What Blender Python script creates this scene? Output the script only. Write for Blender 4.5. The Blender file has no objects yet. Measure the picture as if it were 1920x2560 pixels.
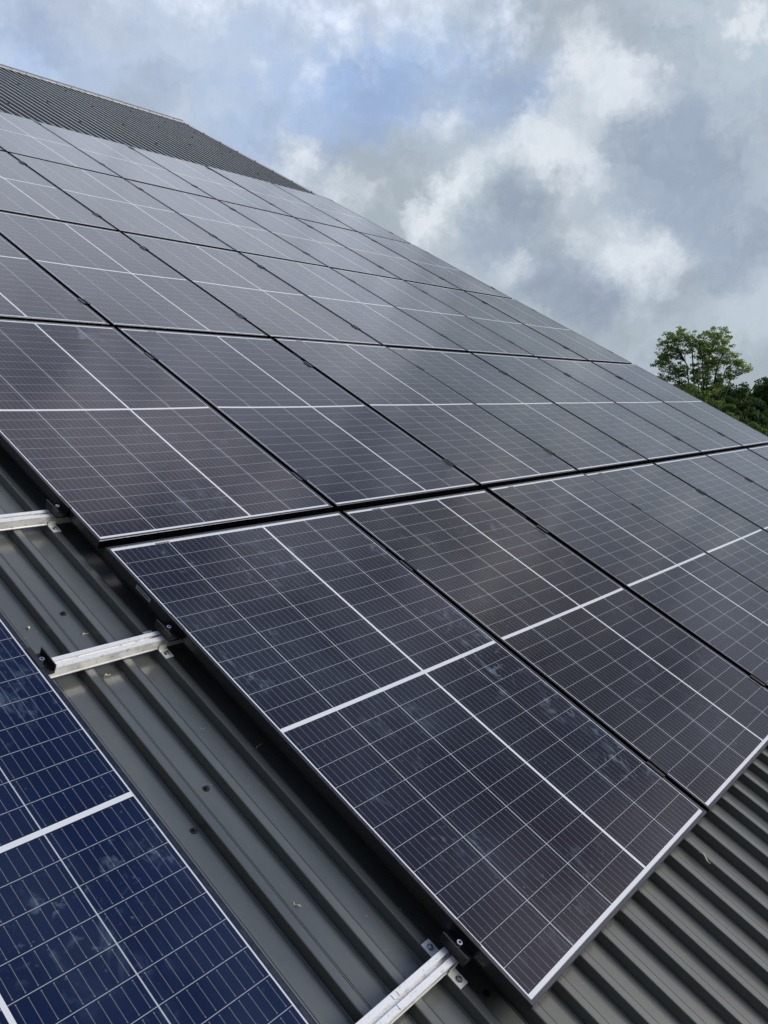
import bpy, bmesh, math, random
from mathutils import Vector, Matrix, Euler
random.seed(11)
SC = bpy.context.scene
COL = SC.collection
# ------------------------------------------------------------------ roof frame, camera, world, sun
TH = math.radians(27.0)                       # roof pitch
O = Vector((0, 0, 5.7))                       # roof frame origin: u along the eaves, v up the slope, h off the panels
U = Vector((1, 0, 0)); V = Vector((0, math.cos(TH), math.sin(TH))); N = Vector((0, -math.sin(TH), math.cos(TH)))
def rp(u, v, h=0.0): return O + U * u + V * v + N * h
CR = [[0.634937899642323, -0.6839665264466128, 0.35922646658872626],
      [-0.10544750062696179, -0.5373530383756124, -0.8367392486476099],
      [0.765333057046926, 0.49339791532476607, -0.4133083702785776]]
def dirw(r): return (U * r[0] + V * r[1] + N * r[2]).normalized()
RIGHT, DOWN, FWD = dirw(CR[0]), dirw(CR[1]), dirw(CR[2])
CAM = rp(-1.4623178803, -1.858762342, 1.5117655626)
FPX = 2093.68
def ray(x, y):                                # photo pixel (1920x2560) -> world direction
    return (RIGHT * ((x - 960) / FPX) + DOWN * ((y - 1280) / FPX) + FWD).normalized()
cd = bpy.data.cameras.new("camera"); cam = bpy.data.objects.new("camera", cd); COL.objects.link(cam)
cd.sensor_fit = 'VERTICAL'; cd.sensor_height = 36; cd.sensor_width = 27; cd.lens = FPX / 2560 * 36
cd.clip_start = 0.05; cd.clip_end = 6000
m = Matrix((RIGHT, -DOWN, -FWD)).transposed().to_4x4(); m.translation = CAM
cam.matrix_world = m
SC.camera = cam
SC.view_settings.view_transform = 'Standard'; SC.view_settings.look = 'None'
SC.view_settings.exposure = 0.4; SC.view_settings.gamma = 1.0
SC.cycles.max_bounces = 6; SC.cycles.diffuse_bounces = 3; SC.cycles.glossy_bounces = 4
SC.cycles.transparent_max_bounces = 8

class NT:
    """small helper for node trees"""
    def __init__(s, tree): s.t = tree; s.l = tree.links
    def n(s, typ, **kw):
        nd = s.t.nodes.new(typ)
        for k, v in kw.items(): setattr(nd, k, v)
        return nd
    def put(s, sock, v):
        if isinstance(v, bpy.types.NodeSocket): s.l.new(v, sock)
        elif v is not None: sock.default_value = v
    def m(s, op, a, b=None, c=None, clamp=False):
        nd = s.n('ShaderNodeMath', operation=op); nd.use_clamp = clamp
        s.put(nd.inputs[0], a)
        if b is not None: s.put(nd.inputs[1], b)
        if c is not None: s.put(nd.inputs[2], c)
        return nd.outputs[0]
    def v(s, op, a, b=None, out=0):
        nd = s.n('ShaderNodeVectorMath', operation=op)
        s.put(nd.inputs[0], a)
        if b is not None: s.put(nd.inputs[1], b)
        return nd.outputs[out]
    def noise(s, vec, scale, detail=4, rough=0.5, out=0, dist=0.0):
        nd = s.n('ShaderNodeTexNoise')
        s.put(nd.inputs['Vector'], vec); nd.inputs['Scale'].default_value = scale
        nd.inputs['Detail'].default_value = detail; nd.inputs['Roughness'].default_value = rough
        nd.inputs['Distortion'].default_value = dist
        return nd.outputs[out]
    def ramp(s, x, a, b, c=0.0, d=1.0, smooth=True):
        nd = s.n('ShaderNodeMapRange', interpolation_type='SMOOTHSTEP' if smooth else 'LINEAR')
        s.put(nd.inputs[0], x); s.put(nd.inputs[1], a); s.put(nd.inputs[2], b); s.put(nd.inputs[3], c); s.put(nd.inputs[4], d)
        return nd.outputs[0]
    def mix(s, f, a, b, mode='MIX'):
        nd = s.n('ShaderNodeMix', data_type='RGBA', blend_type=mode)
        s.put(nd.inputs[0], f)
        for i, c in ((6, a), (7, b)):
            if isinstance(c, (tuple, list)) and len(c) == 3: c = (*c, 1)
            s.put(nd.inputs[i], c)
        return nd.outputs[2]

# ---- world: Nishita sky seen through broken cloud
_S = (U * .50 - V * .50 + N * .75).normalized()          # soft light from the right and below the eaves side
SUN_EL, SUN_AZ = math.asin(_S.z), math.atan2(_S.x, _S.y)
w = bpy.data.worlds.new("World"); SC.world = w; w.use_nodes = True
w.node_tree.nodes.clear(); W_ = NT(w.node_tree)
sky = W_.n('ShaderNodeTexSky', sky_type='NISHITA'); sky.sun_disc = False
sky.sun_elevation = SUN_EL; sky.sun_rotation = SUN_AZ
STR = 0.12
tc = W_.n('ShaderNodeTexCoord').outputs['Generated']
d0 = W_.v('NORMALIZE', tc)
sh1 = W_.v('SUBTRACT', W_.noise(d0, 6.0, 7, 0.58, out=1), (0.5, 0.5, 0.5))
sh2 = W_.v('SUBTRACT', W_.noise(W_.v('ADD', d0, (3.1, 1.7, 0.4)), 26.0, 6, 0.62, out=1), (0.5, 0.5, 0.5))
dw = W_.v('ADD', d0, W_.v('ADD', W_.v('MULTIPLY', sh1, (0.075,) * 3), W_.v('MULTIPLY', sh2, (0.075,) * 3)))
def blobs(lst):
    acc = None
    for x, y, s_, wt in lst:
        c = ray(x * 1.1573, y * 1.1573)
        dist = W_.v('DISTANCE', dw, tuple(c), out=1)
        g = W_.ramp(dist, 0.0, s_ * 1.1573 / FPX * 1.75, wt, 0.0)
        acc = g if acc is None else W_.m('ADD', acc, g)
    return W_.m('MINIMUM', acc, 1.15)
BR = [(1265,130,75,1),(1330,170,60,.7),(1390,215,60,.8),(1160,290,60,.95),(1240,335,68,1),(1320,260,45,.4),(1305,370,35,.5),(1020,375,45,1),(965,405,40,.6),(945,470,55,1),(900,515,45,.6),
      (835,415,34,.7),(1320,530,75,.85),(1390,560,60,.7),(1460,540,50,.55),(1110,565,40,.7),(680,322,40,.8),(745,435,50,.7),(950,250,42,.7),(1130,232,34,.6),
      (1645,640,50,.5),(1230,500,45,.4),(1500,620,55,.35),(640,365,45,.4),(620,420,50,.4),(1640,400,50,.35),(1090,330,40,.5)]
DK = [(1210,600,85,.95),(1290,640,60,.6),(1390,400,120,.7),(1560,480,130,.7),(1640,560,90,.5),(1080,480,75,.7),(1000,310,75,.35),(1480,660,130,.3),
      (1130,420,70,.5),(1450,50,200,.35),(1600,250,150,.35),(900,330,60,.25),(1050,560,60,.4),(1440,300,60,.4)]
BL = [(835,195,80,.8),(1080,170,100,.55),(745,262,80,.6),(720,125,110,.4),(50,110,110,.6),(570,330,110,.4),(1180,190,65,.4),(960,150,90,.5),(500,190,110,.35),(620,60,110,.35),(300,120,120,.25)]
fb = W_.noise(d0, 5.0, 8, 0.60); fb2 = W_.noise(W_.v('ADD', d0, (9.0, 2.0, 5.0)), 2.4, 7, 0.58); fb3 = W_.noise(W_.v('ADD', dw, (1.0, 7.0, 3.0)), 15.0, 9, 0.66)
fbs = W_.m('ADD', W_.m('MULTIPLY', W_.m('SUBTRACT', fb, .5), .8), W_.m('MULTIPLY', W_.m('SUBTRACT', fb3, .5), 1.9))
br = W_.ramp(W_.m('ADD', W_.m('MULTIPLY', blobs(BR), .95), fbs), .06, 1.32)
dk = W_.ramp(W_.m('ADD', blobs(DK), W_.m('ADD', W_.m('MULTIPLY', W_.m('SUBTRACT', fb2, 0.5), 1.5), W_.m('MULTIPLY', fbs, 1.0))), 0.0, 1.2)
bl = W_.ramp(W_.m('ADD', blobs(BL), W_.m('MULTIPLY', fbs, .7)), .0, 1.25)
K = 1.0 / STR
def kc(r, g, b): return (r * K, g * K, b * K, 1)
c = W_.mix(W_.ramp(W_.v('DOT_PRODUCT', dw, tuple(ray(1500, 900)), out=1), 0.72, 1.0, 0, 1), kc(.385, .445, .56), kc(.35, .405, .455))
c = W_.mix(dk, c, kc(.235, .285, .362))
skyc = W_.mix(1.0, sky.outputs[0], (.80, 1.0, 1.35, 1), 'MULTIPLY')
c = W_.mix(bl, c, kc(.27, .37, .565))
lay = W_.ramp(W_.noise(W_.v('ADD', W_.v('MULTIPLY', dw, (1.0, 1.0, 1.7)), (5.0, 1.0, 8.0)), 6.0, 6, .52), .34, .66, .85, 1.12)
lv = W_.n('ShaderNodeCombineXYZ')
for q in range(3): W_.put(lv.inputs[q], lay)
c = W_.v('MULTIPLY', c, lv.outputs[0])
c = W_.mix(br, c, kc(.575, .615, .665))
# unseen sky shaped for its light: bright veils, darkened left side; also deep blue gap
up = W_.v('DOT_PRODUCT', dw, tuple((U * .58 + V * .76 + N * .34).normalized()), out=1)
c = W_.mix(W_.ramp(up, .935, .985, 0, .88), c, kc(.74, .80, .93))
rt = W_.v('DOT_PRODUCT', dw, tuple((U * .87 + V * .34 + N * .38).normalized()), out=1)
c = W_.mix(W_.ramp(rt, .984, .998, 0, .7), c, kc(.62, .65, .69))  # second veil added out of view to brighten the middle-right panels
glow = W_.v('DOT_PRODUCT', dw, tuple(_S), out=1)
c = W_.mix(W_.ramp(glow, .70, .97, 0, .9), c, kc(1.7, 1.65, 1.55))  # unseen bright area added around the sun to light the roof
hi = W_.ramp(W_.v('DOT_PRODUCT', d0, tuple(N), out=1), .22, .42)     # unseen upper sky made patchy, for uneven reflections in the panels
brk = W_.ramp(W_.noise(W_.v('ADD', dw, (4.0, 4.0, 1.0)), 6.5, 6, .55), .36, .64)
c = W_.mix(W_.m('MULTIPLY', hi, .85), c, W_.mix(brk, W_.mix(1.0, c, (.36, .37, .42, 1), 'MULTIPLY'), W_.mix(1.0, c, (1.12, 1.06, 1.04, 1), 'MULTIPLY')))
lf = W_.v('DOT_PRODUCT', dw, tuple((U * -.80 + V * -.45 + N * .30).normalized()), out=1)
c = W_.mix(W_.ramp(lf, -.05, .5, 0, .95), c, kc(.05, .06, .078))  # sky behind the camera darkened to keep light off the rib sides
zen = W_.v('DOT_PRODUCT', dw, tuple((U * .30 + V * .42 + N * 1.0).normalized()), out=1)
c = W_.mix(W_.ramp(zen, .80, .95, 0, .88), c, skyc)
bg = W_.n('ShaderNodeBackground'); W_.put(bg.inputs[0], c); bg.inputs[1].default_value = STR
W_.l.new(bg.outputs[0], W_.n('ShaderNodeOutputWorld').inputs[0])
# ---- sun behind cloud
sd = bpy.data.lights.new("sun", 'SUN'); sd.energy = 1.5; sd.angle = math.radians(28); sd.color = (1, .96, .9)
sun = bpy.data.objects.new("sun", sd); COL.objects.link(sun)
sv = Vector((math.sin(SUN_AZ) * math.cos(SUN_EL), math.cos(SUN_AZ) * math.cos(SUN_EL), math.sin(SUN_EL)))
sun.rotation_euler = sv.to_track_quat('Z', 'Y').to_euler(); sun.location = (0, 0, 30)

# ------------------------------------------------------------------ materials
def mat(name):
    mt = bpy.data.materials.new(name); mt.use_nodes = True; mt.node_tree.nodes.clear()
    t = NT(mt.node_tree); b = t.n('ShaderNodeBsdfPrincipled'); o = t.n('ShaderNodeOutputMaterial')
    t.l.new(b.outputs[0], o.inputs[0]); return mt, t, b
def simple(name, col, rough=.5, metal=0.0, var=0.0, scale=20, bump=0.0, spec=0.5):
    mt, t, b = mat(name); tcn = t.n('ShaderNodeTexCoord').outputs['Object']
    ns = t.noise(tcn, scale, 6, .6)
    if var: t.put(b.inputs['Base Color'], t.mix(ns, tuple(c_ * (1 - var) for c_ in col), tuple(min(1, c_ * (1 + var)) for c_ in col)))
    else: b.inputs['Base Color'].default_value = (*col, 1)
    t.put(b.inputs['Roughness'], t.ramp(ns, .3, .7, max(.02, rough - .08), rough + .08))
    b.inputs['Metallic'].default_value = metal; b.inputs['Specular IOR Level'].default_value = spec
    if bump:
        bp = t.n('ShaderNodeBump'); bp.inputs['Strength'].default_value = bump; bp.inputs['Distance'].default_value = .001
        t.put(bp.inputs['Height'], ns); t.l.new(bp.outputs[0], b.inputs['Normal'])
    return mt
M_frame = simple('black_anodised', (.095, .095, .102), .30, 1.0, .12, 60)
M_clamp = simple('black_clamp', (.018, .018, .02), .38, 0.0, .1, 60)
M_steel = simple('stainless', (.62, .62, .60), .25, 1.0, .1, 200)
M_label = simple('plate', (.50, .56, .60), .4, 0, .1, 300)
M_ink = simple('ink', (.06, .07, .08), .6)
M_straw = simple('straw', (.85, .80, .55), .7, 0, .2, 100)
M_wall = simple('wall', (.22, .23, .23), .6, 0, .15, 2)
M_rubber = simple('rubber', (.02, .02, .02), .7)

def make_alu():
    mt, t, b = mat('aluminium'); o = t.n('ShaderNodeTexCoord').outputs['Object']
    streak = t.noise(t.v('MULTIPLY', o, (6, 90, 90)), 1.0, 5, .6)
    spots = t.noise(t.v('MULTIPLY', o, (60, 150, 60)), 1.0, 5, .65)
    f = t.ramp(spots, .54, .66, 0, .75)
    t.put(b.inputs['Base Color'], t.mix(f, t.mix(streak, (.93, .93, .92), (.98, .98, .97)), (.55, .55, .53)))
    b.inputs['Metallic'].default_value = .18
    t.put(b.inputs['Roughness'], t.m('ADD', .22, t.m('ADD', t.m('MULTIPLY', f, .3), t.m('MULTIPLY', streak, .12))))
    return mt
M_alu = make_alu()

def make_roofmat(name, base, dirt=1.0):
    mt, t, b = mat(name); o = t.n('ShaderNodeTexCoord').outputs['Object']
    b.inputs['Sheen Weight'].default_value = .9; b.inputs['Sheen Roughness'].default_value = .14; b.inputs['Coat Weight'].default_value = .55; b.inputs['Coat Roughness'].default_value = .13; b.inputs['Coat Tint'].default_value = (1, .99, .95, 1); b.inputs['Specular Tint'].default_value = (1, .98, .92, 1); b.inputs['IOR'].default_value = 1.6
    n1 = t.noise(t.v('MULTIPLY', o, (6, 1.1, 6)), 1.0, 7, .6)        # rain-washed film running down the slope
    n2 = t.noise(o, 260, 3, .7); n3 = t.noise(t.v('ADD', o, (3, 1, 2)), 34, 6, .65)
    c0 = t.mix(t.ramp(n1, .3, .7), tuple(x * .84 for x in base), tuple(x * 1.14 for x in base))
    c0 = t.mix(t.ramp(n3, .60, .78, 0, .30 * dirt), c0, (.20, .195, .175))
    sp = t.n('ShaderNodeTexVoronoi'); t.put(sp.inputs['Vector'], o); sp.inputs['Scale'].default_value = 45
    speck = t.m('MULTIPLY', t.ramp(sp.outputs['Distance'], .02, .10, 1, 0), t.ramp(t.noise(o, 9, 3, .5), .56, .66))
    c0 = t.mix(t.m('MULTIPLY', speck, .8 * dirt), c0, (.55, .53, .45))
    t.put(b.inputs['Base Color'], c0)
    t.put(b.inputs['Roughness'], t.m('ADD', t.ramp(n1, .3, .7, .24, .40), t.m('MULTIPLY', n2, .08)))
    bp = t.n('ShaderNodeBump'); bp.inputs['Strength'].default_value = .08; bp.inputs['Distance'].default_value = .002
    t.put(bp.inputs['Height'], t.noise(o, 14, 4, .6)); t.l.new(bp.outputs[0], b.inputs['Normal'])
    return mt
M_roof = make_roofmat('coated_steel', (.106, .116, .114))

PW, PL = 1.097, 1.760
def make_cells():
    mt, t, b = mat('solar_glass')
    o = t.n('ShaderNodeTexCoord').outputs['Object']
    s = t.n('ShaderNodeSeparateXYZ'); t.put(s.inputs[0], o); x, y = s.outputs[0], s.outputs[1]
    oi = t.n('ShaderNodeObjectInfo'); cs = t.n('ShaderNodeSeparateColor'); t.put(cs.inputs[0], oi.outputs['Color'])
    dirt, bluish, tone = cs.outputs[0], cs.outputs[1], cs.outputs[2]
    rnd = oi.outputs['Random']
    OR, AND = 'MAXIMUM', 'MULTIPLY'
    xm = t.m('SUBTRACT', x, 0.0160)
    thick = t.m('LESS_THAN', t.m('ABSOLUTE', t.m('SUBTRACT', xm, .6392)), .0050)
    xx = t.m('SUBTRACT', xm, t.m('MULTIPLY', t.m('GREATER_THAN', xm, .6392), .0070))
    fx = t.m('MODULO', t.m('ADD', xx, .2124), .2124)
    colgap = t.m('GREATER_THAN', fx, .2094)
    xe = t.m(OR, t.m('LESS_THAN', xm, 0), t.m('GREATER_THAN', xx, 5 * .2124 - .003))
    P, G = .0710, .0015
    ty = t.m('SUBTRACT', t.m('ABSOLUTE', t.m('SUBTRACT', y, PL / 2)), .0070)
    fy = t.m('MODULO', t.m('ADD', ty, P * 2), P)
    rowgap = t.m('GREATER_THAN', fy, P - G)
    ye = t.m(OR, t.m('LESS_THAN', ty, 0), t.m('GREATER_THAN', ty, 12 * P - G))
    bright = t.m(OR, t.m(OR, thick, xe), ye)                     # wide bands of bare backsheet
    thin = t.m(OR, colgap, rowgap)
    fb_ = t.m('MODULO', fx, .2094 / 9)
    db = t.m('ABSOLUTE', t.m('SUBTRACT', fb_, .2094 / 18))
    ymid = t.m('ABSOLUTE', t.m('SUBTRACT', fy, (P - G) / 2))
    bus = t.m(AND, t.m('LESS_THAN', db, .00055), t.m('LESS_THAN', ymid, .0315))
    dd = t.m('SQRT', t.m('ADD', t.m('POWER', db, 2.0), t.m('POWER', t.m('SUBTRACT', ymid, .0295), 2.0)))
    dot = t.m('LESS_THAN', dd, .0013)
    wire = t.m(AND, t.m(OR, bus, dot), t.m('SUBTRACT', 1.0, t.m(OR, bright, thin)))
    # cell-to-cell tone
    cid = t.n('ShaderNodeCombineXYZ')
    t.put(cid.inputs[0], t.m('FLOOR', t.m('DIVIDE', xx, .2124))); t.put(cid.inputs[1], t.m('FLOOR', t.m('DIVIDE', y, P))); t.put(cid.inputs[2], t.m('MULTIPLY', rnd, 57))
    wn = t.n('ShaderNodeTexWhiteNoise', noise_dimensions='3D'); t.put(wn.inputs['Vector'], cid.outputs[0])
    cell = t.mix(bluish, (.0060, .0048, .0066), (.0028, .0115, .0500))
    cell = t.mix(t.m('MULTIPLY', wn.outputs[0], .28), cell, (.007, .010, .024))
    cell = t.mix(1.0, cell, t.mix(tone, (.6, .6, .62), (1.5, 1.4, 1.35)), 'MULTIPLY')
    c0 = t.mix(wire, cell, (.20, .21, .225))
    c0 = t.mix(rowgap, c0, (.40, .43, .46))
    c0 = t.mix(colgap, c0, (.50, .54, .58))
    c0 = t.mix(bright, c0, (.80, .83, .86))
    # smudges, wipe marks, dried droplets
    off = t.n('ShaderNodeCombineXYZ'); t.put(off.inputs[0], t.m('MULTIPLY', rnd, 91)); t.put(off.inputs[1], t.m('MULTIPLY', rnd, 37))
    p = t.v('ADD', o, off.outputs[0])
    big = t.ramp(t.noise(p, 2.6, 3, .5), .50, .68)
    wipe = t.ramp(t.noise(t.v('MULTIPLY', p, (11, 5, 1)), 1.0, 5, .62, dist=.9), .52, .72)
    fing = t.ramp(t.noise(p, 26, 4, .6, dist=.6), .56, .70)
    vo = t.n('ShaderNodeTexVoronoi'); t.put(vo.inputs['Vector'], t.v('ADD', p, t.v('MULTIPLY', t.noise(p, 60, 2, out=1), (.012, .012, 0)))); vo.inputs['Scale'].default_value = 62
    sepc = t.n('ShaderNodeSeparateColor'); t.put(sepc.inputs[0], vo.outputs['Color'])
    drops = t.m('MULTIPLY', t.ramp(vo.outputs['Distance'], .10, .24, 1, 0), t.m('GREATER_THAN', sepc.outputs[0], .80))
    drops = t.m('MULTIPLY', drops, t.ramp(t.noise(p, 4, 3), .46, .62))
    broad = t.m('MULTIPLY', t.ramp(t.noise(t.v('MULTIPLY', p, (3.2, 1.6, 1)), 1.0, 4, .55, dist=.5), .42, .66), .018)
    haze0 = t.m('ADD', t.m('MULTIPLY', t.m('MULTIPLY', big, wipe), .20), t.m('MULTIPLY', t.m('MULTIPLY', big, fing), .14))
    haze = t.m('ADD', haze0, broad)
    film = t.m('MULTIPLY', t.m('ADD', haze, t.m('MULTIPLY', drops, .10)), dirt, clamp=True)
    c0 = t.mix(film, c0, (.42, .58, .74))
    t.put(b.inputs['Base Color'], c0)
    t.put(b.inputs['Roughness'], t.m('ADD', .085, t.m('MULTIPLY', film, 1.2)))
    b.inputs['IOR'].default_value = 1.52
    b.inputs['Sheen Weight'].default_value = .75; b.inputs['Sheen Roughness'].default_value = .13; b.inputs['Sheen Tint'].default_value = (.95, .95, 1, 1)
    b.inputs['Specular IOR Level'].default_value = .42
    b.inputs['Specular Tint'].default_value = (.98, .86, .95, 1)
    return mt
M_cells = make_cells()

# ------------------------------------------------------------------ mesh helper
class MB:
    def __init__(s): s.vs = []; s.fs = []; s.mi = []
    def add(s, vs, fs, mi=0):
        k = len(s.vs); s.vs += [tuple(v) for v in vs]; s.fs += [tuple(i + k for i in f) for f in fs]; s.mi += [mi] * len(fs); return s
    def box(s, a, b, mi=0):
        x0, y0, z0 = a; x1, y1, z1 = b
        vs = [(x0,y0,z0),(x1,y0,z0),(x1,y1,z0),(x0,y1,z0),(x0,y0,z1),(x1,y0,z1),(x1,y1,z1),(x0,y1,z1)]
        return s.add(vs, [(3,2,1,0),(4,5,6,7),(0,1,5,4),(1,2,6,5),(2,3,7,6),(3,0,4,7)], mi)
    def extr(s, prof, a, b, axis='y', closed=True, cap=True, mi=0):
        """profile of (p,q) pairs swept from a to b. axis y: p->x q->z ; axis x: p->y q->z"""
        n = len(prof)
        f = (lambda p, q, t: (p, t, q)) if axis == 'y' else (lambda p, q, t: (t, p, q))
        vs = [f(p, q, a) for p, q in prof] + [f(p, q, b) for p, q in prof]
        fs = [(i, (i + 1) % n, n + (i + 1) % n, n + i) for i in range(n if closed else n - 1)]
        if closed and cap: fs += [tuple(range(n - 1, -1, -1)), tuple(range(n, 2 * n))]
        return s.add(vs, fs, mi)
    def cyl(s, c, r, z0, z1, n=12, r2=None, mi=0):
        r2 = r if r2 is None else r2
        vs = [(c[0] + r * math.cos(2*math.pi*i/n), c[1] + r * math.sin(2*math.pi*i/n), z0) for i in range(n)]
        vs += [(c[0] + r2 * math.cos(2*math.pi*i/n), c[1] + r2 * math.sin(2*math.pi*i/n), z1) for i in range(n)]
        return s.add(vs, [(i, (i+1)%n, n+(i+1)%n, n+i) for i in range(n)] + [tuple(range(n-1,-1,-1)), tuple(range(n, 2*n))], mi)
    def tube(s, pts, rad, n=6, mi=0):
        rings = []; pts = [Vector(p) for p in pts]
        up0 = Vector((.13, .21, 1)).normalized()
        for i, p in enumerate(pts):
            d = (pts[min(i+1, len(pts)-1)] - pts[max(i-1, 0)])
            d = d.normalized() if d.length > 1e-9 else Vector((0,0,1))
            a = d.cross(up0)
            if a.length < .05: a = d.cross(Vector((1,0,0)))
            a.normalize(); b_ = d.cross(a)
            rings.append([p + (a * math.cos(2*math.pi*k/n) + b_ * math.sin(2*math.pi*k/n)) * rad[i] for k in range(n)])
        vs = [q for r_ in rings for q in r_]
        fs = [(i*n+k, i*n+(k+1)%n, (i+1)*n+(k+1)%n, (i+1)*n+k) for i in range(len(pts)-1) for k in range(n)]
        fs += [tuple(range(n-1,-1,-1)), tuple((len(pts)-1)*n+k for k in range(n))]
        return s.add(vs, fs, mi)
    def mesh(s, name, mats, smooth=False):
        me = bpy.data.meshes.new(name); me.from_pydata(s.vs, [], s.fs)
        for mt in (mats if isinstance(mats, (list, tuple)) else [mats]): me.materials.append(mt)
        for p, i in zip(me.polygons, s.mi): p.material_index = i; p.use_smooth = smooth
        me.update(); return me
    def build(s, name, mats, parent=None, smooth=False, bevel=0):
        return put(name, s.mesh(name, mats, smooth), parent, bevel)
def put(name, me, parent=None, bevel=0):
    o = bpy.data.objects.new(name, me); COL.objects.link(o); o.parent = parent
    if bevel:
        bv = o.modifiers.new('bevel', 'BEVEL'); bv.width = bevel; bv.segments = 2; bv.limit_method = 'ANGLE'; bv.angle_limit = math.radians(35)
    return o
def tag(o, label=None, cat=None, group=None, kind=None):
    if label: o['label'] = label
    if cat: o['category'] = cat
    if group: o['group'] = group
    if kind: o['kind'] = kind
    return o
def empty(name, loc=None, rot=(0, 0, 0)):
    o = bpy.data.objects.new(name, None); COL.objects.link(o); o.empty_display_size = .1
    if loc is not None: o.location = loc
    o.rotation_euler = rot; return o
def roof_empty(name, u, v, h, rz=0.0):         # an Empty lying in the roof plane
    o = empty(name); mm = Matrix((U, V, N)).transposed()
    mm = mm @ Matrix.Rotation(rz, 3, 'Z'); o.rotation_euler = mm.to_euler(); o.location = rp(u, v, h); return o

# ------------------------------------------------------------------ ground
def grass_mat():
    mt, t, b = mat('grass'); o = t.n('ShaderNodeTexCoord').outputs['Object']
    t.put(b.inputs['Base Color'], t.mix(t.noise(o, .08, 8, .65), (.045, .085, .022), (.085, .12, .035))); b.inputs['Roughness'].default_value = .9
    return mt
g = MB(); R_ = 2500
g.add([(-R_,-R_,0),(R_,-R_,0),(R_,R_,0),(-R_,R_,0)], [(0,1,2,3)])
tag(g.build('ground', grass_mat()), kind='structure')

# ------------------------------------------------------------------ barn
PAN, CREST, PITCH, U0 = -.100, -.073, .1178, .295
UL, UR, VE, VR = -14.0, 8.12, -3.6, 11.33      # left end, gable edge, eave, ridge
barn = roof_empty('barn', 0, 0, 0)
tag(barn, 'large barn with a dark grey ribbed metal roof under the solar array', 'barn')
def roof_profile():
    pr = []; k0 = int((UL - U0) / PITCH) + 1; k = k0
    while U0 + k * PITCH + .04 < UR:
        u = U0 + k * PITCH
        if k % 9 == 7: pr += [(u - .0135, PAN), (u - .0133, PAN - .007), (u - .0108, PAN - .007), (u - .0106, PAN), (u - .0070, PAN), (u - .0068, PAN - .007), (u - .0038, PAN - .007), (u - .0030, PAN)]
        else: pr += [(u - .0075, PAN), (u - .0055, PAN + .0016), (u - .0038, PAN + .0016), (u - .0028, PAN)]
        pr += [(u, PAN + .0006), (u + .0050, CREST - .0022), (u + .0062, CREST - .0007), (u + .0085, CREST), (u + .0282, CREST), (u + .0284, CREST - .0030), (u + .0296, CREST - .0030), (u + .0298, CREST), (u + .0312, CREST), (u + .0324, CREST - .0012)]
        pr += [(u + .0384, PAN + .0012), (u + .0405, PAN)]
        pr += [(u + .0520, PAN), (u + .0528, PAN - .0012), (u + .0540, PAN - .0012), (u + .0548, PAN)]
        k += 1
    pr = [(UL, PAN)] + pr + [(UR, PAN)]
    return pr
PR = roof_profile()
r = MB()
nv = 24
vsl = [VE + (VR - VE) * i / nv for i in range(nv + 1)]
for i in range(nv): r.extr(PR, vsl[i], vsl[i+1], 'y', closed=False)
top = r
roof = r.build('roof', M_roof, barn)
# underside board so that the sheet is not paper-thin
r = MB(); r.box((UL, VE, PAN - .12), (UR - .01, VR - .02, PAN - .012)); deck = r.build('roof_deck', M_wall, barn)
# rear slope, ridge, walls in world axes
bw = lambda p: tuple(barn.matrix_basis.inverted() @ Vector(p))
BI = (Matrix.Translation(barn.location) @ barn.rotation_euler.to_matrix().to_4x4()).inverted()
def loc(p): return tuple(BI @ Vector(p))
rz_ = rp(0, VR, PAN); ez = rp(0, VE, PAN)
half = rz_.y - ez.y; yfar = rz_.y + half
r = MB()
pts = [(UL, rz_.y, rz_.z), (UR, rz_.y, rz_.z), (UR, yfar, ez.z), (UL, yfar, ez.z)]
low = [(x, y, z - .12) for x, y, z in pts]
r.add([loc(p) for p in pts + low], [(0,1,2,3),(7,6,5,4),(1,0,4,5),(2,1,5,6),(3,2,6,7),(0,3,7,4)])
r.build('rear_roof', M_roof, barn)
r = MB(); iy0, iy1 = ez.y + .35, yfar - .35; xr = UR - .15; xl = UL + .15
zt0 = ez.z - .25 + .35 * math.tan(TH)
for (a, b_) in (((xl, iy0), (xr, iy0)), ((xl, iy1), (xr, iy1))):
    r.box((0,0,0),(0,0,0)); r.vs = r.vs[:-8]; r.fs = r.fs[:-6]; r.mi = r.mi[:-6]
    y0 = a[1]; y1 = y0 + (.12 if y0 < rz_.y else -.12); ya, yb = min(y0, y1), max(y0, y1)
    q = [(xl,ya,0),(xr,ya,0),(xr,yb,0),(xl,yb,0),(xl,ya,zt0),(xr,ya,zt0),(xr,yb,zt0),(xl,yb,zt0)]
    r.add([loc(p) for p in q], [(3,2,1,0),(4,5,6,7),(0,1,5,4),(1,2,6,5),(2,3,7,6),(3,0,4,7)])
for xg in (xl + .01, xr - .13):
    q = []
    for xx in (xg, xg + .12):
        q += [(xx, iy0 + .13, 0), (xx, iy1 - .13, 0), (xx, iy1 - .13, zt0), (xx, rz_.y, rz_.z - .27), (xx, iy0 + .13, zt0)]
    r.add([loc(p) for p in q], [(4,3,2,1,0),(5,6,7,8,9)] + [(i,(i+1)%5,5+(i+1)%5,5+i) for i in range(5)])
r.build('wall', M_wall, barn)
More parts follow.
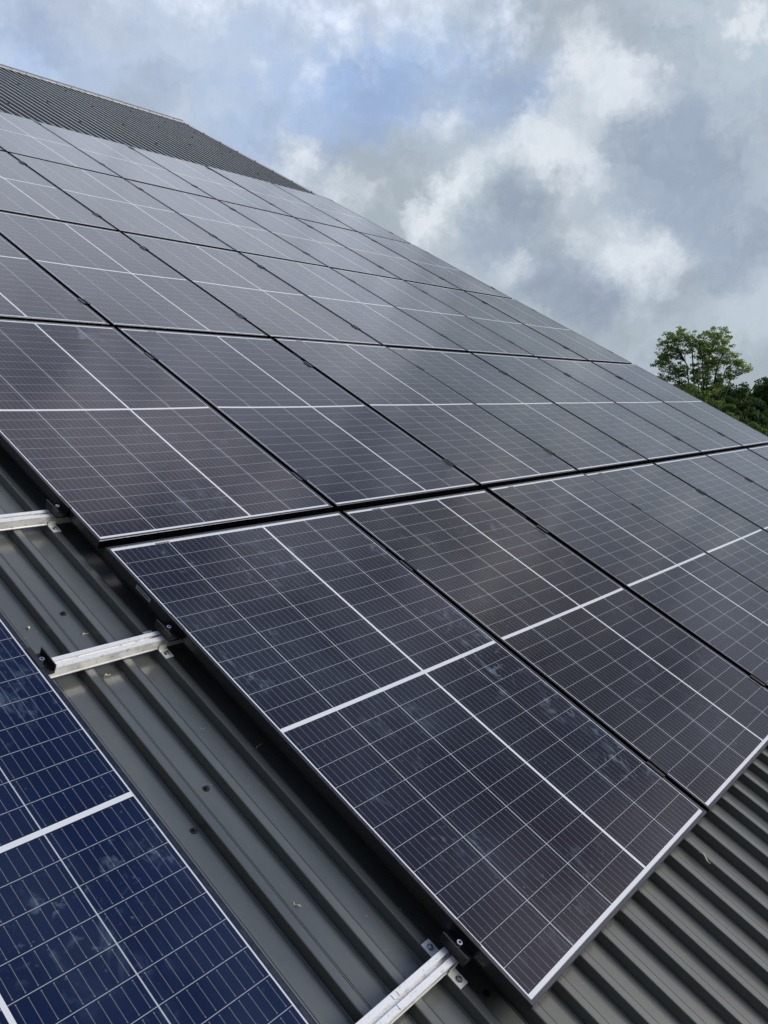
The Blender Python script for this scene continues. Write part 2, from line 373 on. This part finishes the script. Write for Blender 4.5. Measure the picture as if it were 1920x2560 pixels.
# ridge cap: folded flashing along the ridge, on top of the ribs
cap_h = CREST + .004
def cap_pts(dx):
    a = rp(dx, VR - .17, cap_h - .006); b_ = rp(dx, VR - .165, cap_h); c_ = rp(dx, VR - .02, cap_h); d_ = rp(dx, VR, cap_h) ; d_.z += .010
    e_ = Vector(c_); e_.y = 2 * rz_.y - c_.y + .03; f_ = Vector(b_); f_.y = 2 * rz_.y - b_.y + .03
    return [a, b_, c_, d_, e_, f_]
r = MB(); A = cap_pts(UL); B = cap_pts(UR + .03); n_ = 6
lift = Vector((0, 0, .004))
va = [loc(p) for p in A] + [loc(p) for p in B] + [loc(p + lift) for p in A] + [loc(p + lift) for p in B]
fs = []
for i in range(n_ - 1):
    fs += [(i, i+1, n_+i+1, n_+i), (2*n_+i, 3*n_+i, 3*n_+i+1, 2*n_+i+1)]
    fs += [(i, 2*n_+i, 2*n_+i+1, i+1), (n_+i, n_+i+1, 3*n_+i+1, 3*n_+i)]
fs += [(0, n_, 3*n_, 2*n_), (n_-1, 3*n_-1, 4*n_-1, 2*n_-1)]
r.add(va, fs); M_trim = make_roofmat('trim_steel', (.16, .17, .175), .3)
ridge = r.build('ridge_cap', M_trim, barn)
# verge flashing along the gable edge
r = MB(); r.extr([(UR-.085, CREST+.0015), (UR-.085, CREST+.0035), (UR-.03, CREST+.0055), (UR+.022, CREST+.0055), (UR+.024, CREST+.0035), (UR+.024, PAN-.16), (UR+.021, PAN-.16), (UR+.021, CREST+.0025), (UR-.03, CREST+.0025)], VE - .02, VR - .175, 'y')
verge = r.build('verge_flashing', M_trim, barn)
r = MB(); r.extr([(VE-.14, PAN-.03),(VE-.13,PAN-.13),(VE-.02,PAN-.13),(VE-.01,PAN-.03),(VE-.013,PAN-.03),(VE-.023,PAN-.127),(VE-.127,PAN-.127),(VE-.137,PAN-.03)], UL, UR, 'x')
r.build('gutter', M_trim, barn)
sm = MB(); sm.cyl((0,0), .0095, 0, .0022, 16, .0085); sm.cyl((0,0), .0048, .0022, .0085, 6, .0044)
sm = sm.mesh('screw', M_clamp)
def screw(u, v, h, parent, sc=1.0, me=sm):
    o = put('screw', me, parent); o.location = (u, v, h); o.scale = (sc,) * 3; return o
for (u, v) in ((-.205, -.155), (-.209, -.889), (-.311, -.979), (.020, -1.668), (-.203, 1.05)): screw(u, v, PAN, roof)
col_u = [4.60, 5.63, 6.64, 7.31]
for cu, vv in ((4.60, (9.98, 9.18, 8.36)), (5.63, (10.70, 9.93, 9.10, 8.28)), (6.64, (10.63, 9.84, 9.01)), (7.30, (10.56, 9.78, 9.0, 8.1)), (3.57, (8.27, 9.1, 9.95, 10.7)), (7.75, (10.4, 9.4))):
    kk = round((cu - U0 - .02) / PITCH)
    for v in vv: screw(U0 + kk * PITCH + .019, v, CREST, roof, 1.5)
kk = int((4.6 - U0) / PITCH)
while U0 + kk * PITCH < UR - .1:
    screw(U0 + kk * PITCH + .019, VR - .14, cap_h + .002, ridge, 1.2); kk += 2
v = 6.35
while v < VR - .2: screw(UR - .055, v, CREST + .003, verge, 1.5); v += .47
v = 1.2
while v < 6.2: screw(UR - .055, v, CREST + .003, verge, 1.5); v += .61

# ------------------------------------------------------------------ solar panels
LIP, FH = .0105, .030
fm = MB()
def frame_prof(): return [(0, -FH), (0, 0), (LIP, 0), (LIP, -.0016), (.0022, -.0045), (.0022, -FH + .0015), (.022, -FH + .0015), (.022, -FH)]
def ring(fm, prof):
    # mitred frame: every profile vertex p inset from the outer edge
    n = len(prof); vs = []
    for p, q in prof: vs += [(p, p, q), (PW - p, p, q), (PW - p, PL - p, q), (p, PL - p, q)]
    fs = []
    for i in range(n):
        j = (i + 1) % n
        for k in range(4):
            l = (k + 1) % 4
            fs.append((i*4+k, j*4+k, j*4+l, i*4+l))
    fm.add(vs, fs)
ring(fm, [(0, -FH), (0, -.0008), (.0008, 0), (LIP - .0004, 0), (LIP, -.0004), (LIP, -.0016), (.0025, -.0016), (.0025, -FH + .0016), (.020, -FH + .0016), (.020, -FH)])
frame_me = fm.mesh('frame', M_frame)
def glass_mesh(i):
    """laminate: top sheet with the faint sag and waviness of real glass, and a back sheet"""
    rr = random.Random(i); nx, ny = 12, 20; vs = []; fs = []
    a0, a1 = LIP - .004, LIP - .004
    x0, x1, y0, y1 = a0, PW - a0, a1, PL - a1
    sag = .0022 + rr.random() * .0022; ph = rr.random() * 6; q1 = rr.uniform(-.0006, .0006)
    for j in range(ny + 1):
        for k in range(nx + 1):
            s, t_ = k / nx, j / ny
            z = -.0018 - sag * (1 - (2*s-1)**4) * (1 - (2*t_-1)**6) * .5 - sag * .5 * math.sin(math.pi*s) * math.sin(math.pi*t_)
            z += q1 * math.sin(t_ * 7 + ph) * math.sin(math.pi*s) * math.sin(math.pi * t_)
            vs.append((x0 + (x1-x0)*s, y0 + (y1-y0)*t_, z))
    for j in range(ny):
        for k in range(nx): a = j*(nx+1)+k; fs.append((a, a+1, a+nx+2, a+nx+1))
    mb = MB(); mb.add(vs, fs); n0 = len(vs)
    mb.add([(x0,y0,-.0125),(x1,y0,-.0125),(x1,y1,-.0125),(x0,y1,-.0125)], [(3,2,1,0)])
    return mb.mesh('glass', M_cells, smooth=True)
GM = [glass_mesh(i) for i in range(5)]
lp = MB(); lp.box((-.0008, -.268, -.0225), (.0, -.190, -.0085))
for kx in range(16): yy = -.258 + kx * .0040; lp.box((-.0012, yy, -.0175), (-.0008, yy + (.0024 if kx % 3 else .0012), -.0125), 1)
label_me = lp.mesh('serial_label', [M_label, M_ink])
bc = MB()                                               # printed serial strip lying on the top white margin
for kx in range(22): xx = .175 + kx * .0026; bc.box((xx, PL - .0215, -.0019), (xx + (.0017 if kx % 4 else .0008), PL - .0165, -.0014))
bc_me = bc.mesh('serial_print', M_ink)
names_row = ['bottom row', 'second row up', 'middle row', 'fourth row up', 'top row']
ordn = ['at the gable end', 'second from the gable end', 'third from the gable end', 'fourth from the gable end', 'fifth from the gable end', 'sixth from the gable end', 'farthest from the gable end']
def col_u0(i): return i * 1.1211 if i >= 0 else -.433 - PW
def row_v0(j): return .0355 + (j - 1) * 1.7970
special = {
 (0,-1): 'blue looking smudged solar panel standing apart across the bare metal roof strip',
 (0,0): 'large foreground black framed solar panel with dusty wipe marks beside the bare strip',
 (0,1): 'dark brownish solar panel right beside the large foreground one in the bottom row',
 (1,0): 'dark solar panel directly up the slope from the large foreground one, with finger smudges',
}
rr = random.Random(5)
panel_objs = {}
for j in range(5):
    for i in range(-1, 7):
        if i == -1 and j != 0: continue
        if i == 0 and j >= 3: continue
        du = rr.uniform(-.0015, .0015); dv = rr.uniform(-.002, .002)
        p = roof_empty('solar_panel', col_u0(i) + (0 if i <= 0 else du), row_v0(j) + (0 if i <= 0 and j < 2 else dv), 0)
        k = 0.25 if (i <= 0 and j <= 1) else 1.0
        p.rotation_euler = (Matrix((U, V, N)).transposed() @ Matrix.Rotation(rr.gauss(0, .0011) * k, 3, 'X') @ Matrix.Rotation(rr.gauss(0, .0011) * k, 3, 'Y')).to_euler()
        lab = special.get((j, i)) or 'black framed solar panel, %s, %s' % (names_row[j], ordn[6 - i])
        tag(p, lab, 'solar panel', 'solar panels on the roof')
        put('frame', frame_me, p)
        gl = put('glass', GM[(i * 3 + j * 2) % 5], p)
        dirt = {(0,-1): 1.1, (0,0): 1.35, (1,0): 1.0, (0,1): .5, (0,2): .45}.get((j, i), .16 + .12 * rr.random())
        blue = {(0,-1): .9, (0,0): .18, (1,0): .10, (0,1): .02}.get((j, i), .08 + .30 * rr.random() * (rr.random() < .6))
        gl.color = (dirt, blue, .35 + .3 * rr.random(), 1)
        if j <= 1 and i <= 3:
            o = put('serial_label', label_me, p); o.location = (0, PL, 0) if i >= 0 else (0, 1.2, 0)
            o = put('serial_print', bc_me, p)
        panel_objs[(j, i)] = p

# ------------------------------------------------------------------ clamps
RAILS = [-1.567, -.398, .266, 1.445, 2.127, 3.285, 3.950, 5.120, 5.820, 7.075]
row_of = lambda v: 0 if v < 0 else 1 if v < 1.8 else 2 if v < 3.6 else 3 if v < 5.4 else 4
cl = .034
mc = MB()
mc.extr([(-.0095,-.020),(-.0095,.0005),(-.021,.0005),(-.021,.0035),(-.0065,.0035),(-.0065,-.017),(.0065,-.017),(.0065,.0035),(.021,.0035),(.021,.0005),(.0095,.0005),(.0095,-.020)], -cl, cl, 'y')
mid_me = mc.mesh('bracket', M_clamp)
bo = MB(); bo.cyl((0,0), .0060, -.017, -.0085, 14); 
bo_me = bo.mesh('bolt', M_steel)
ec = MB()   # end clamp: channel with a low outer plate and a lip that grips the frame
ec.extr([(-.040,-.034),(-.040,-.006),(-.0368,-.006),(-.0368,-.026),(-.0035,-.026),(-.0035,.0035),(.0085,.0035),(.0085,.0005),(-.0010,.0005),(-.0010,-.030),(-.0010,-.034)], -.038, .038, 'y')
end_me = ec.mesh('bracket', M_clamp)
eb = MB()
n = 16
ro, ri = .0068, .0034
for (ra, za, rb, zb) in ((ro,-.020,ro,-.009),(ro,-.009,ri,-.009),(ri,-.009,ri,-.015)):
    vs = [(-.020+ra*math.cos(2*math.pi*i/n), ra*math.sin(2*math.pi*i/n), za) for i in range(n)] + [(-.020+rb*math.cos(2*math.pi*i/n), rb*math.sin(2*math.pi*i/n), zb) for i in range(n)]
    eb.add(vs, [(i,(i+1)%n,n+(i+1)%n,n+i) for i in range(n)])
eb.add([(-.020+ri*math.cos(2*math.pi*i/n), ri*math.sin(2*math.pi*i/n), -.015) for i in range(n)], [tuple(range(n))], 1)
eb_me = eb.mesh('bolt', [M_steel, M_rubber])
def clamp(kind, u, v, label, rz=0.0, group=None):
    o = roof_empty('panel_clamp', u, v, 0, rz)
    tag(o, label, 'clamp', group)
    put('bracket', mid_me if kind == 'mid' else end_me, o)
    put('bolt', bo_me if kind == 'mid' else eb_me, o)
    return o
gap_names = {1: 'first', 2: 'second', 3: 'third', 4: 'fourth', 5: 'fifth', 6: 'sixth'}
for ri_, v in enumerate(RAILS):
    j = row_of(v); lowup = 'lower' if ri_ % 2 == 0 else 'upper'
    for i in range(1, 7):
        if i == 1 and j >= 3: continue
        if i == 6 and j == 0 and lowup == 'lower': pass
        clamp('mid', i * 1.1211 - .0115, v + rr.uniform(-.012, .012), 'black %s clamp in the %s, %s seam from the gable' % (lowup, names_row[j], gap_names[7 - i]), group='mid clamps in the panel seams')
    if j >= 1: clamp('end', 6 * 1.1211 + PW, v, 'black %s edge clamp on the gable side of the %s' % (lowup, names_row[j]), math.pi, 'end clamps at the gable edge')
clamp('end', 0, RAILS[0], 'black end clamp at the rail beside the lowest corner of the foreground panel', 0, 'end clamps by the bare strip')
clamp('end', 0, RAILS[1], 'black end clamp gripping the foreground panel at the right end of the middle rail', 0, 'end clamps by the bare strip')
clamp('end', 0, RAILS[2], 'black end clamp on the panel above, where the uppermost rail ends', 0, 'end clamps by the bare strip')
clamp('end', -.433, RAILS[1], 'black end clamp at the left end of the middle rail, on the blue panel', math.pi, 'end clamps by the bare strip')

# ------------------------------------------------------------------ mounting rails in the bare strip
def rail(v, u0, u1, label, brs):
    o = roof_empty('mounting_rail', u0, v, -.0345); tag(o, label, 'rail', 'aluminium rails across the bare strip')
    L = u1 - u0; m_ = MB(); w2, s2, H = .0200, .0050, .0350
    prof = [(-w2, -H), (w2, -H), (w2, -H + .003), (w2 - .0015, -H + .005), (w2 - .0015, -.004), (w2, -.002), (w2 - .001, 0), (s2, 0), (s2, -.003), (s2 + .005, -.0035), (s2 + .005, -.012), (-s2 - .005, -.012), (-s2 - .005, -.0035), (-s2, -.003), (-s2, 0), (-w2 + .001, 0), (-w2, -.002), (-w2 + .0015, -.004), (-w2 + .0015, -H + .005), (-w2, -H + .003)]
    m_.extr(prof, 0, L, 'x'); m_.build('profile', M_alu, o)
    gk = MB(); gk.box((0, -.019, -H - .003), (L, .019, -H - .0003)); gk.build('gasket', M_rubber, o)
    for bu in brs:
        b_ = MB(); x = bu - u0; b_.box((x - .0145, -.062, -H - .0028), (x + .0145, .062, -H - .0002))
        b_.box((x - .0145, -.0225, -H - .0001), (x + .0145, -.0203, -H + .014)); b_.box((x - .0145, .0203, -H - .0001), (x + .0145, .0225, -H + .014))
        br = b_.build('rail_bracket', M_alu, o, bevel=.0006)
        for sy in (-1, 1):
            s_ = MB(); s_.cyl((0,0), .0085, 0, .0015, 16); s_.cyl((0,0), .0052, .0015, .0070, 6, .0048); s_.cyl((0,0),.0033,.0070,.0076,10)
            so = s_.build('screw', M_steel, br); so.location = (x, sy * .045, -H - .0002)
    return o
kb = U0 - 3 * PITCH + .019
rail(RAILS[2], -3.2, .35, 'uppermost bright aluminium rail running off to the left over the ribs', [kb, kb - .9424])
rail(RAILS[1], -.62, .35, 'middle bright aluminium rail bridging the strip between the blue panel and the array', [kb])
low_rail = rail(RAILS[0], -1.45, .35, 'lowest bright aluminium rail with pencil tick marks, at the bottom of the photo', [kb, kb - .9424])

# ------------------------------------------------------------------ straw and husks lying on the sheeting
def straw(u, v, h, L, a, curl, label, wd=.0022):
    o = roof_empty('straw_bit', u, v, h, a); pts = [(L * (t / 7 - .5), curl * math.sin(math.pi * t / 7) * L, .002 + .004 * math.sin(t * .9)) for t in range(8)]
    m_ = MB(); m_.tube(pts, [wd * (.35 + math.sin(math.pi * (t + .6) / 8.2)) * .5 for t in range(8)], 5)
    m_.build('stalk', M_straw, o, smooth=True); tag(o, label, 'straw', 'straw bits on the roof sheet'); return o
def at_px(x, y, h):
    d = ray(x, y); s = (h - (CAM - O).dot(N)) / d.dot(N); p = CAM + d * s - O; return p.dot(U), p.dot(V)
for (x, y, L, a, cu, lab) in (
    (1760, 2146, .085, 1.9, .12, 'long curled pale straw on the ribs right of the foreground panel'),
    (742, 2263, .020, 1.9, .15, 'small yellow straw on the pan, centre of the bare strip'),
    (646, 1869, .034, .35, .10, 'loose grass blade in the black shade beside the foreground panel'),
    (123, 1556, .030, 2.2, .35, 'curved pale husk in the dark rib just up from the middle rail'),
    (146, 1605, .032, .6, .10, 'thin grass stalk lying across the dark rib near the middle rail clamp'),
    (213, 1588, .024, .3, .20, 'tiny broken straw on the pan above the middle rail'),
    (268, 1691, .020, .1, .25, 'yellowish straw crumb under the middle rail'),
    (71, 1572, .009, 1.0, .05, 'pale seed beside the edge of the blue panel'),
    (843, 2440, .030, 1.4, .15, 'tiny dry blade next to the lowest rail near its bracket'),
    (1002, 2282, .020, .9, .2, 'small forked straw in the deep shade by the foreground panel')):
    hh = PAN
    if 'long' in lab:
        hh = CREST + .002; p0, p1 = at_px(1746, 2133, hh), at_px(1774, 2161, hh)
        a = math.atan2(p1[1] - p0[1], p1[0] - p0[0]); L = math.hypot(p1[0] - p0[0], p1[1] - p0[1])
    u, v = at_px(x, y, hh); straw(u, v, hh + .001, L, a, cu, lab, .006 if 'seed' in lab else .0042 if 'long' in lab else .0024)

tick = MB()                                              # pencil ticks across the top of the lowest rail
for x, y in ((995.3, 2484.5), (981.0, 2493.7), (996.3, 2518.5)):
    u, v = at_px(x, y, -.0345); uu = u + 1.45; vv = v - RAILS[0]
    tick.box((uu - .0006, vv - .006, .0002), (uu + .0006, vv + .006, .0004))
tick.build('pencil_mark', M_ink, low_rail)

# ------------------------------------------------------------------ trees
def leaf_mat(name, a, b_, sc):
    mt, t, b = mat(name); o = t.n('ShaderNodeTexCoord').outputs['Object']
    gi = t.n('ShaderNodeNewGeometry').outputs['Random Per Island']
    c0 = t.mix(t.noise(o, sc, 3, .6), a, b_); c0 = t.mix(t.m('MULTIPLY', gi, .5), c0, tuple(x * 1.5 for x in b_))
    t.put(b.inputs['Base Color'], c0); b.inputs['Roughness'].default_value = .65; b.inputs['Specular IOR Level'].default_value = .3
    tr = t.n('ShaderNodeBsdfTranslucent'); t.put(tr.inputs[0], t.mix(1.0, c0, (1.3, 1.5, .7, 1), 'MULTIPLY'))
    mx = t.n('ShaderNodeMixShader'); mx.inputs[0].default_value = .3
    outn = [n_ for n_ in t.t.nodes if n_.type == 'OUTPUT_MATERIAL'][0]
    t.l.new(b.outputs[0], mx.inputs[1]); t.l.new(tr.outputs[0], mx.inputs[2]); t.l.new(mx.outputs[0], outn.inputs[0])
    return mt
M_leafA = leaf_mat('leaf_open', (.18, .235, .08), (.28, .34, .13), .8)
M_leafB = leaf_mat('leaf_bright', (.095, .150, .045), (.150, .205, .065), .7)
M_leafC = leaf_mat('leaf_dark', (.050, .088, .038), (.080, .120, .050), .7)
M_bark = simple('bark', (.075, .065, .050), .9, 0, .3, 6)
def rdir(rn):
    while True:
        d = Vector((rn.uniform(-1,1), rn.uniform(-1,1), rn.uniform(-1,1)))
        if .05 < d.length < 1: return d.normalized()
def leaf(mb, p, sz, rn, droop=.0):
    a = rdir(rn); b_ = a.cross(rdir(rn)).normalized(); a = a * sz; b_ = b_ * sz * .55
    mb.add([p - a, p + b_, p + a, p - b_], [(0,1,2,3)])
def tree(name, label, px, dist, blobs_, leafm, dens, lsz, seed, cluster=.55, nleaf=46, spread=1.0, shell=.45, trunk=True, group=None, stems=1, rad=.22, base_px=None):
    """blobs_: (x, y, rx, ry) in photo pixels around the tree, turned into real ellipsoids at its distance"""
    rn = random.Random(seed)
    d = ray(px, 1000); d = Vector((d.x, d.y, 0)).normalized()
    base = CAM + d * dist; base.z = 0
    side = Vector((d.y, -d.x, 0)); mpp = dist / FPX * 1.02
    o = empty(name, base); tag(o, label, 'tree', group)
    hz = CAM.z
    def loc_(x, y):    # pixel -> local offset
        rr_ = ray(x, y); k = dist / Vector((rr_.x, rr_.y, 0)).dot(d)
        return CAM + rr_ * k - base
    tr = MB(); cr = MB()
    ells = []
    for (x, y, rx, ry) in blobs_:
        c_ = loc_(x, y); a = rx * mpp; h_ = ry * mpp; ells.append((c_, a, h_))
    foot = [Vector((rn.uniform(-.3, .3), rn.uniform(-.3, .3), 0)) * (stems > 1) for _ in range(stems)]
    for (c_, a, h_) in ells:
        dp = a * rn.uniform(.75, 1.05); cc = c_ + d * rn.uniform(-.5, .5) * a * spread
        nt = max(4, int(dens * a * h_))
        f = foot[rn.randrange(len(foot))]
        fork = f.lerp(cc, .62) + rdir(rn) * .15 * a; fork.z = cc.z - h_ * .95
        if trunk:
            tr.tube([f, f + (fork - f) * .33 + rdir(rn) * .12, f + (fork - f) * .7 + rdir(rn) * .15, fork], [rad, rad * .85, rad * .62, rad * .45], 7)
            lead = cc + Vector((0, 0, h_ * .55))
            tr.tube([fork, fork.lerp(lead, .5) + rdir(rn) * .2 * a * .5, lead], [rad * .45, rad * .28, rad * .07], 6)
        for k in range(nt):
            q = rdir(rn); rr_ = shell + (1 - shell) * rn.random() ** .6
            tip = cc + (side * q.x * a + d * q.y * dp + Vector((0, 0, q.z * h_))) * rr_
            if trunk:
                t0 = rn.uniform(.1, .95); st = fork.lerp(cc + Vector((0,0,h_*.55)), t0 * .8)
                mid = st.lerp(tip, .5) + Vector((0, 0, -.12 * a)) + rdir(rn) * .08 * a
                tr.tube([st, mid, tip], [rad * .17, rad * .10, rad * .03], 4)
            cs = cluster * rn.uniform(.6, 1.25)
            for _ in range(int(nleaf * rn.uniform(.6, 1.2))):
                e = rdir(rn) * rn.random() ** .45 * cs; e.z *= .62
                leaf(cr, tip + e, lsz * rn.uniform(.6, 1.3), rn)
    if trunk: tr.build('trunk', M_bark, o, smooth=True)
    cr.build('crown', leafm, o)
    return o
# the tall open tree
tree('deciduous_tree', 'tall airy tree with see-through crown and forked limbs above the roof edge', 1762, 62,
     [(1682,868,42,42),(1655,900,26,26),(1700,840,26,22),(1690,925,34,22),(1745,860,34,36),(1790,850,40,34),(1770,905,44,34),(1810,885,26,28),(1845,905,22,20),(1862,928,18,14),(1830,935,20,16),(1735,935,40,26),(1790,945,34,22),(1765,975,46,24),(1665,945,22,13),(1700,965,26,18)],
     M_leafA, 50.0, .075, 3, cluster=.25, nleaf=30, shell=.12, stems=3, rad=.085)
tree('leafy_tree', 'bright green leafy tree hugging the sloping roof edge below the tall one', 1760, 48,
     [(1740,985,30,24),(1762,1010,36,28),(1800,1035,40,28),(1775,1050,36,34),(1812,1060,34,30),(1838,1080,36,30),(1740,1040,40,40)],
     M_leafB, 34, .075, 7, cluster=.28, nleaf=60, shell=.55, rad=.16)
tree('broad_tree', 'mid green rounded tree between the airy tree and the dark right one', 1835, 66,
     [(1835,985,36,26),(1862,1010,34,32),(1822,1020,40,36),(1850,1045,40,40),(1885,1055,40,36),(1800,990,30,22)],
     M_leafC, 26, .095, 13, cluster=.36, nleaf=60, shell=.55, rad=.2)
tree('dark_tree', 'dark green dense tree cut off by the right edge of the photo', 1910, 78,
     [(1912,965,24,18),(1935,980,34,30),(1905,1000,34,24),(1900,1030,40,34),(1940,1040,46,44),(1885,1015,16,18)],
     M_leafC, 20, .11, 21, cluster=.42, nleaf=64, shell=.5, rad=.25)
tree('low_shrub', 'low light green shrub at the lower right behind the roof edge', 1895, 40,
     [(1880,1072,26,12),(1905,1078,26,14),(1930,1085,30,20),(1860,1090,30,26),(1900,1105,44,26),(1940,1120,44,40)],
     M_leafB, 60, .045, 31, cluster=.17, nleaf=60, shell=.55, rad=.06)
# a far wood closing the horizon
hb = MB(); rn = random.Random(77)
for k in range(900):
    a = math.radians(rn.uniform(-20, 110)); ds = rn.uniform(230, 300)
    p = Vector((math.cos(a) * ds, math.sin(a) * ds, 0)); H = rn.uniform(5, 9)
    for _ in range(26): leaf(hb, p + Vector((rn.gauss(0, 3), rn.gauss(0, 3), rn.uniform(0, H))), rn.uniform(.8, 1.5), rn)
tag(hb.build('far_wood', M_leafC), 'distant belt of woodland behind the barn', 'woodland', kind='stuff')
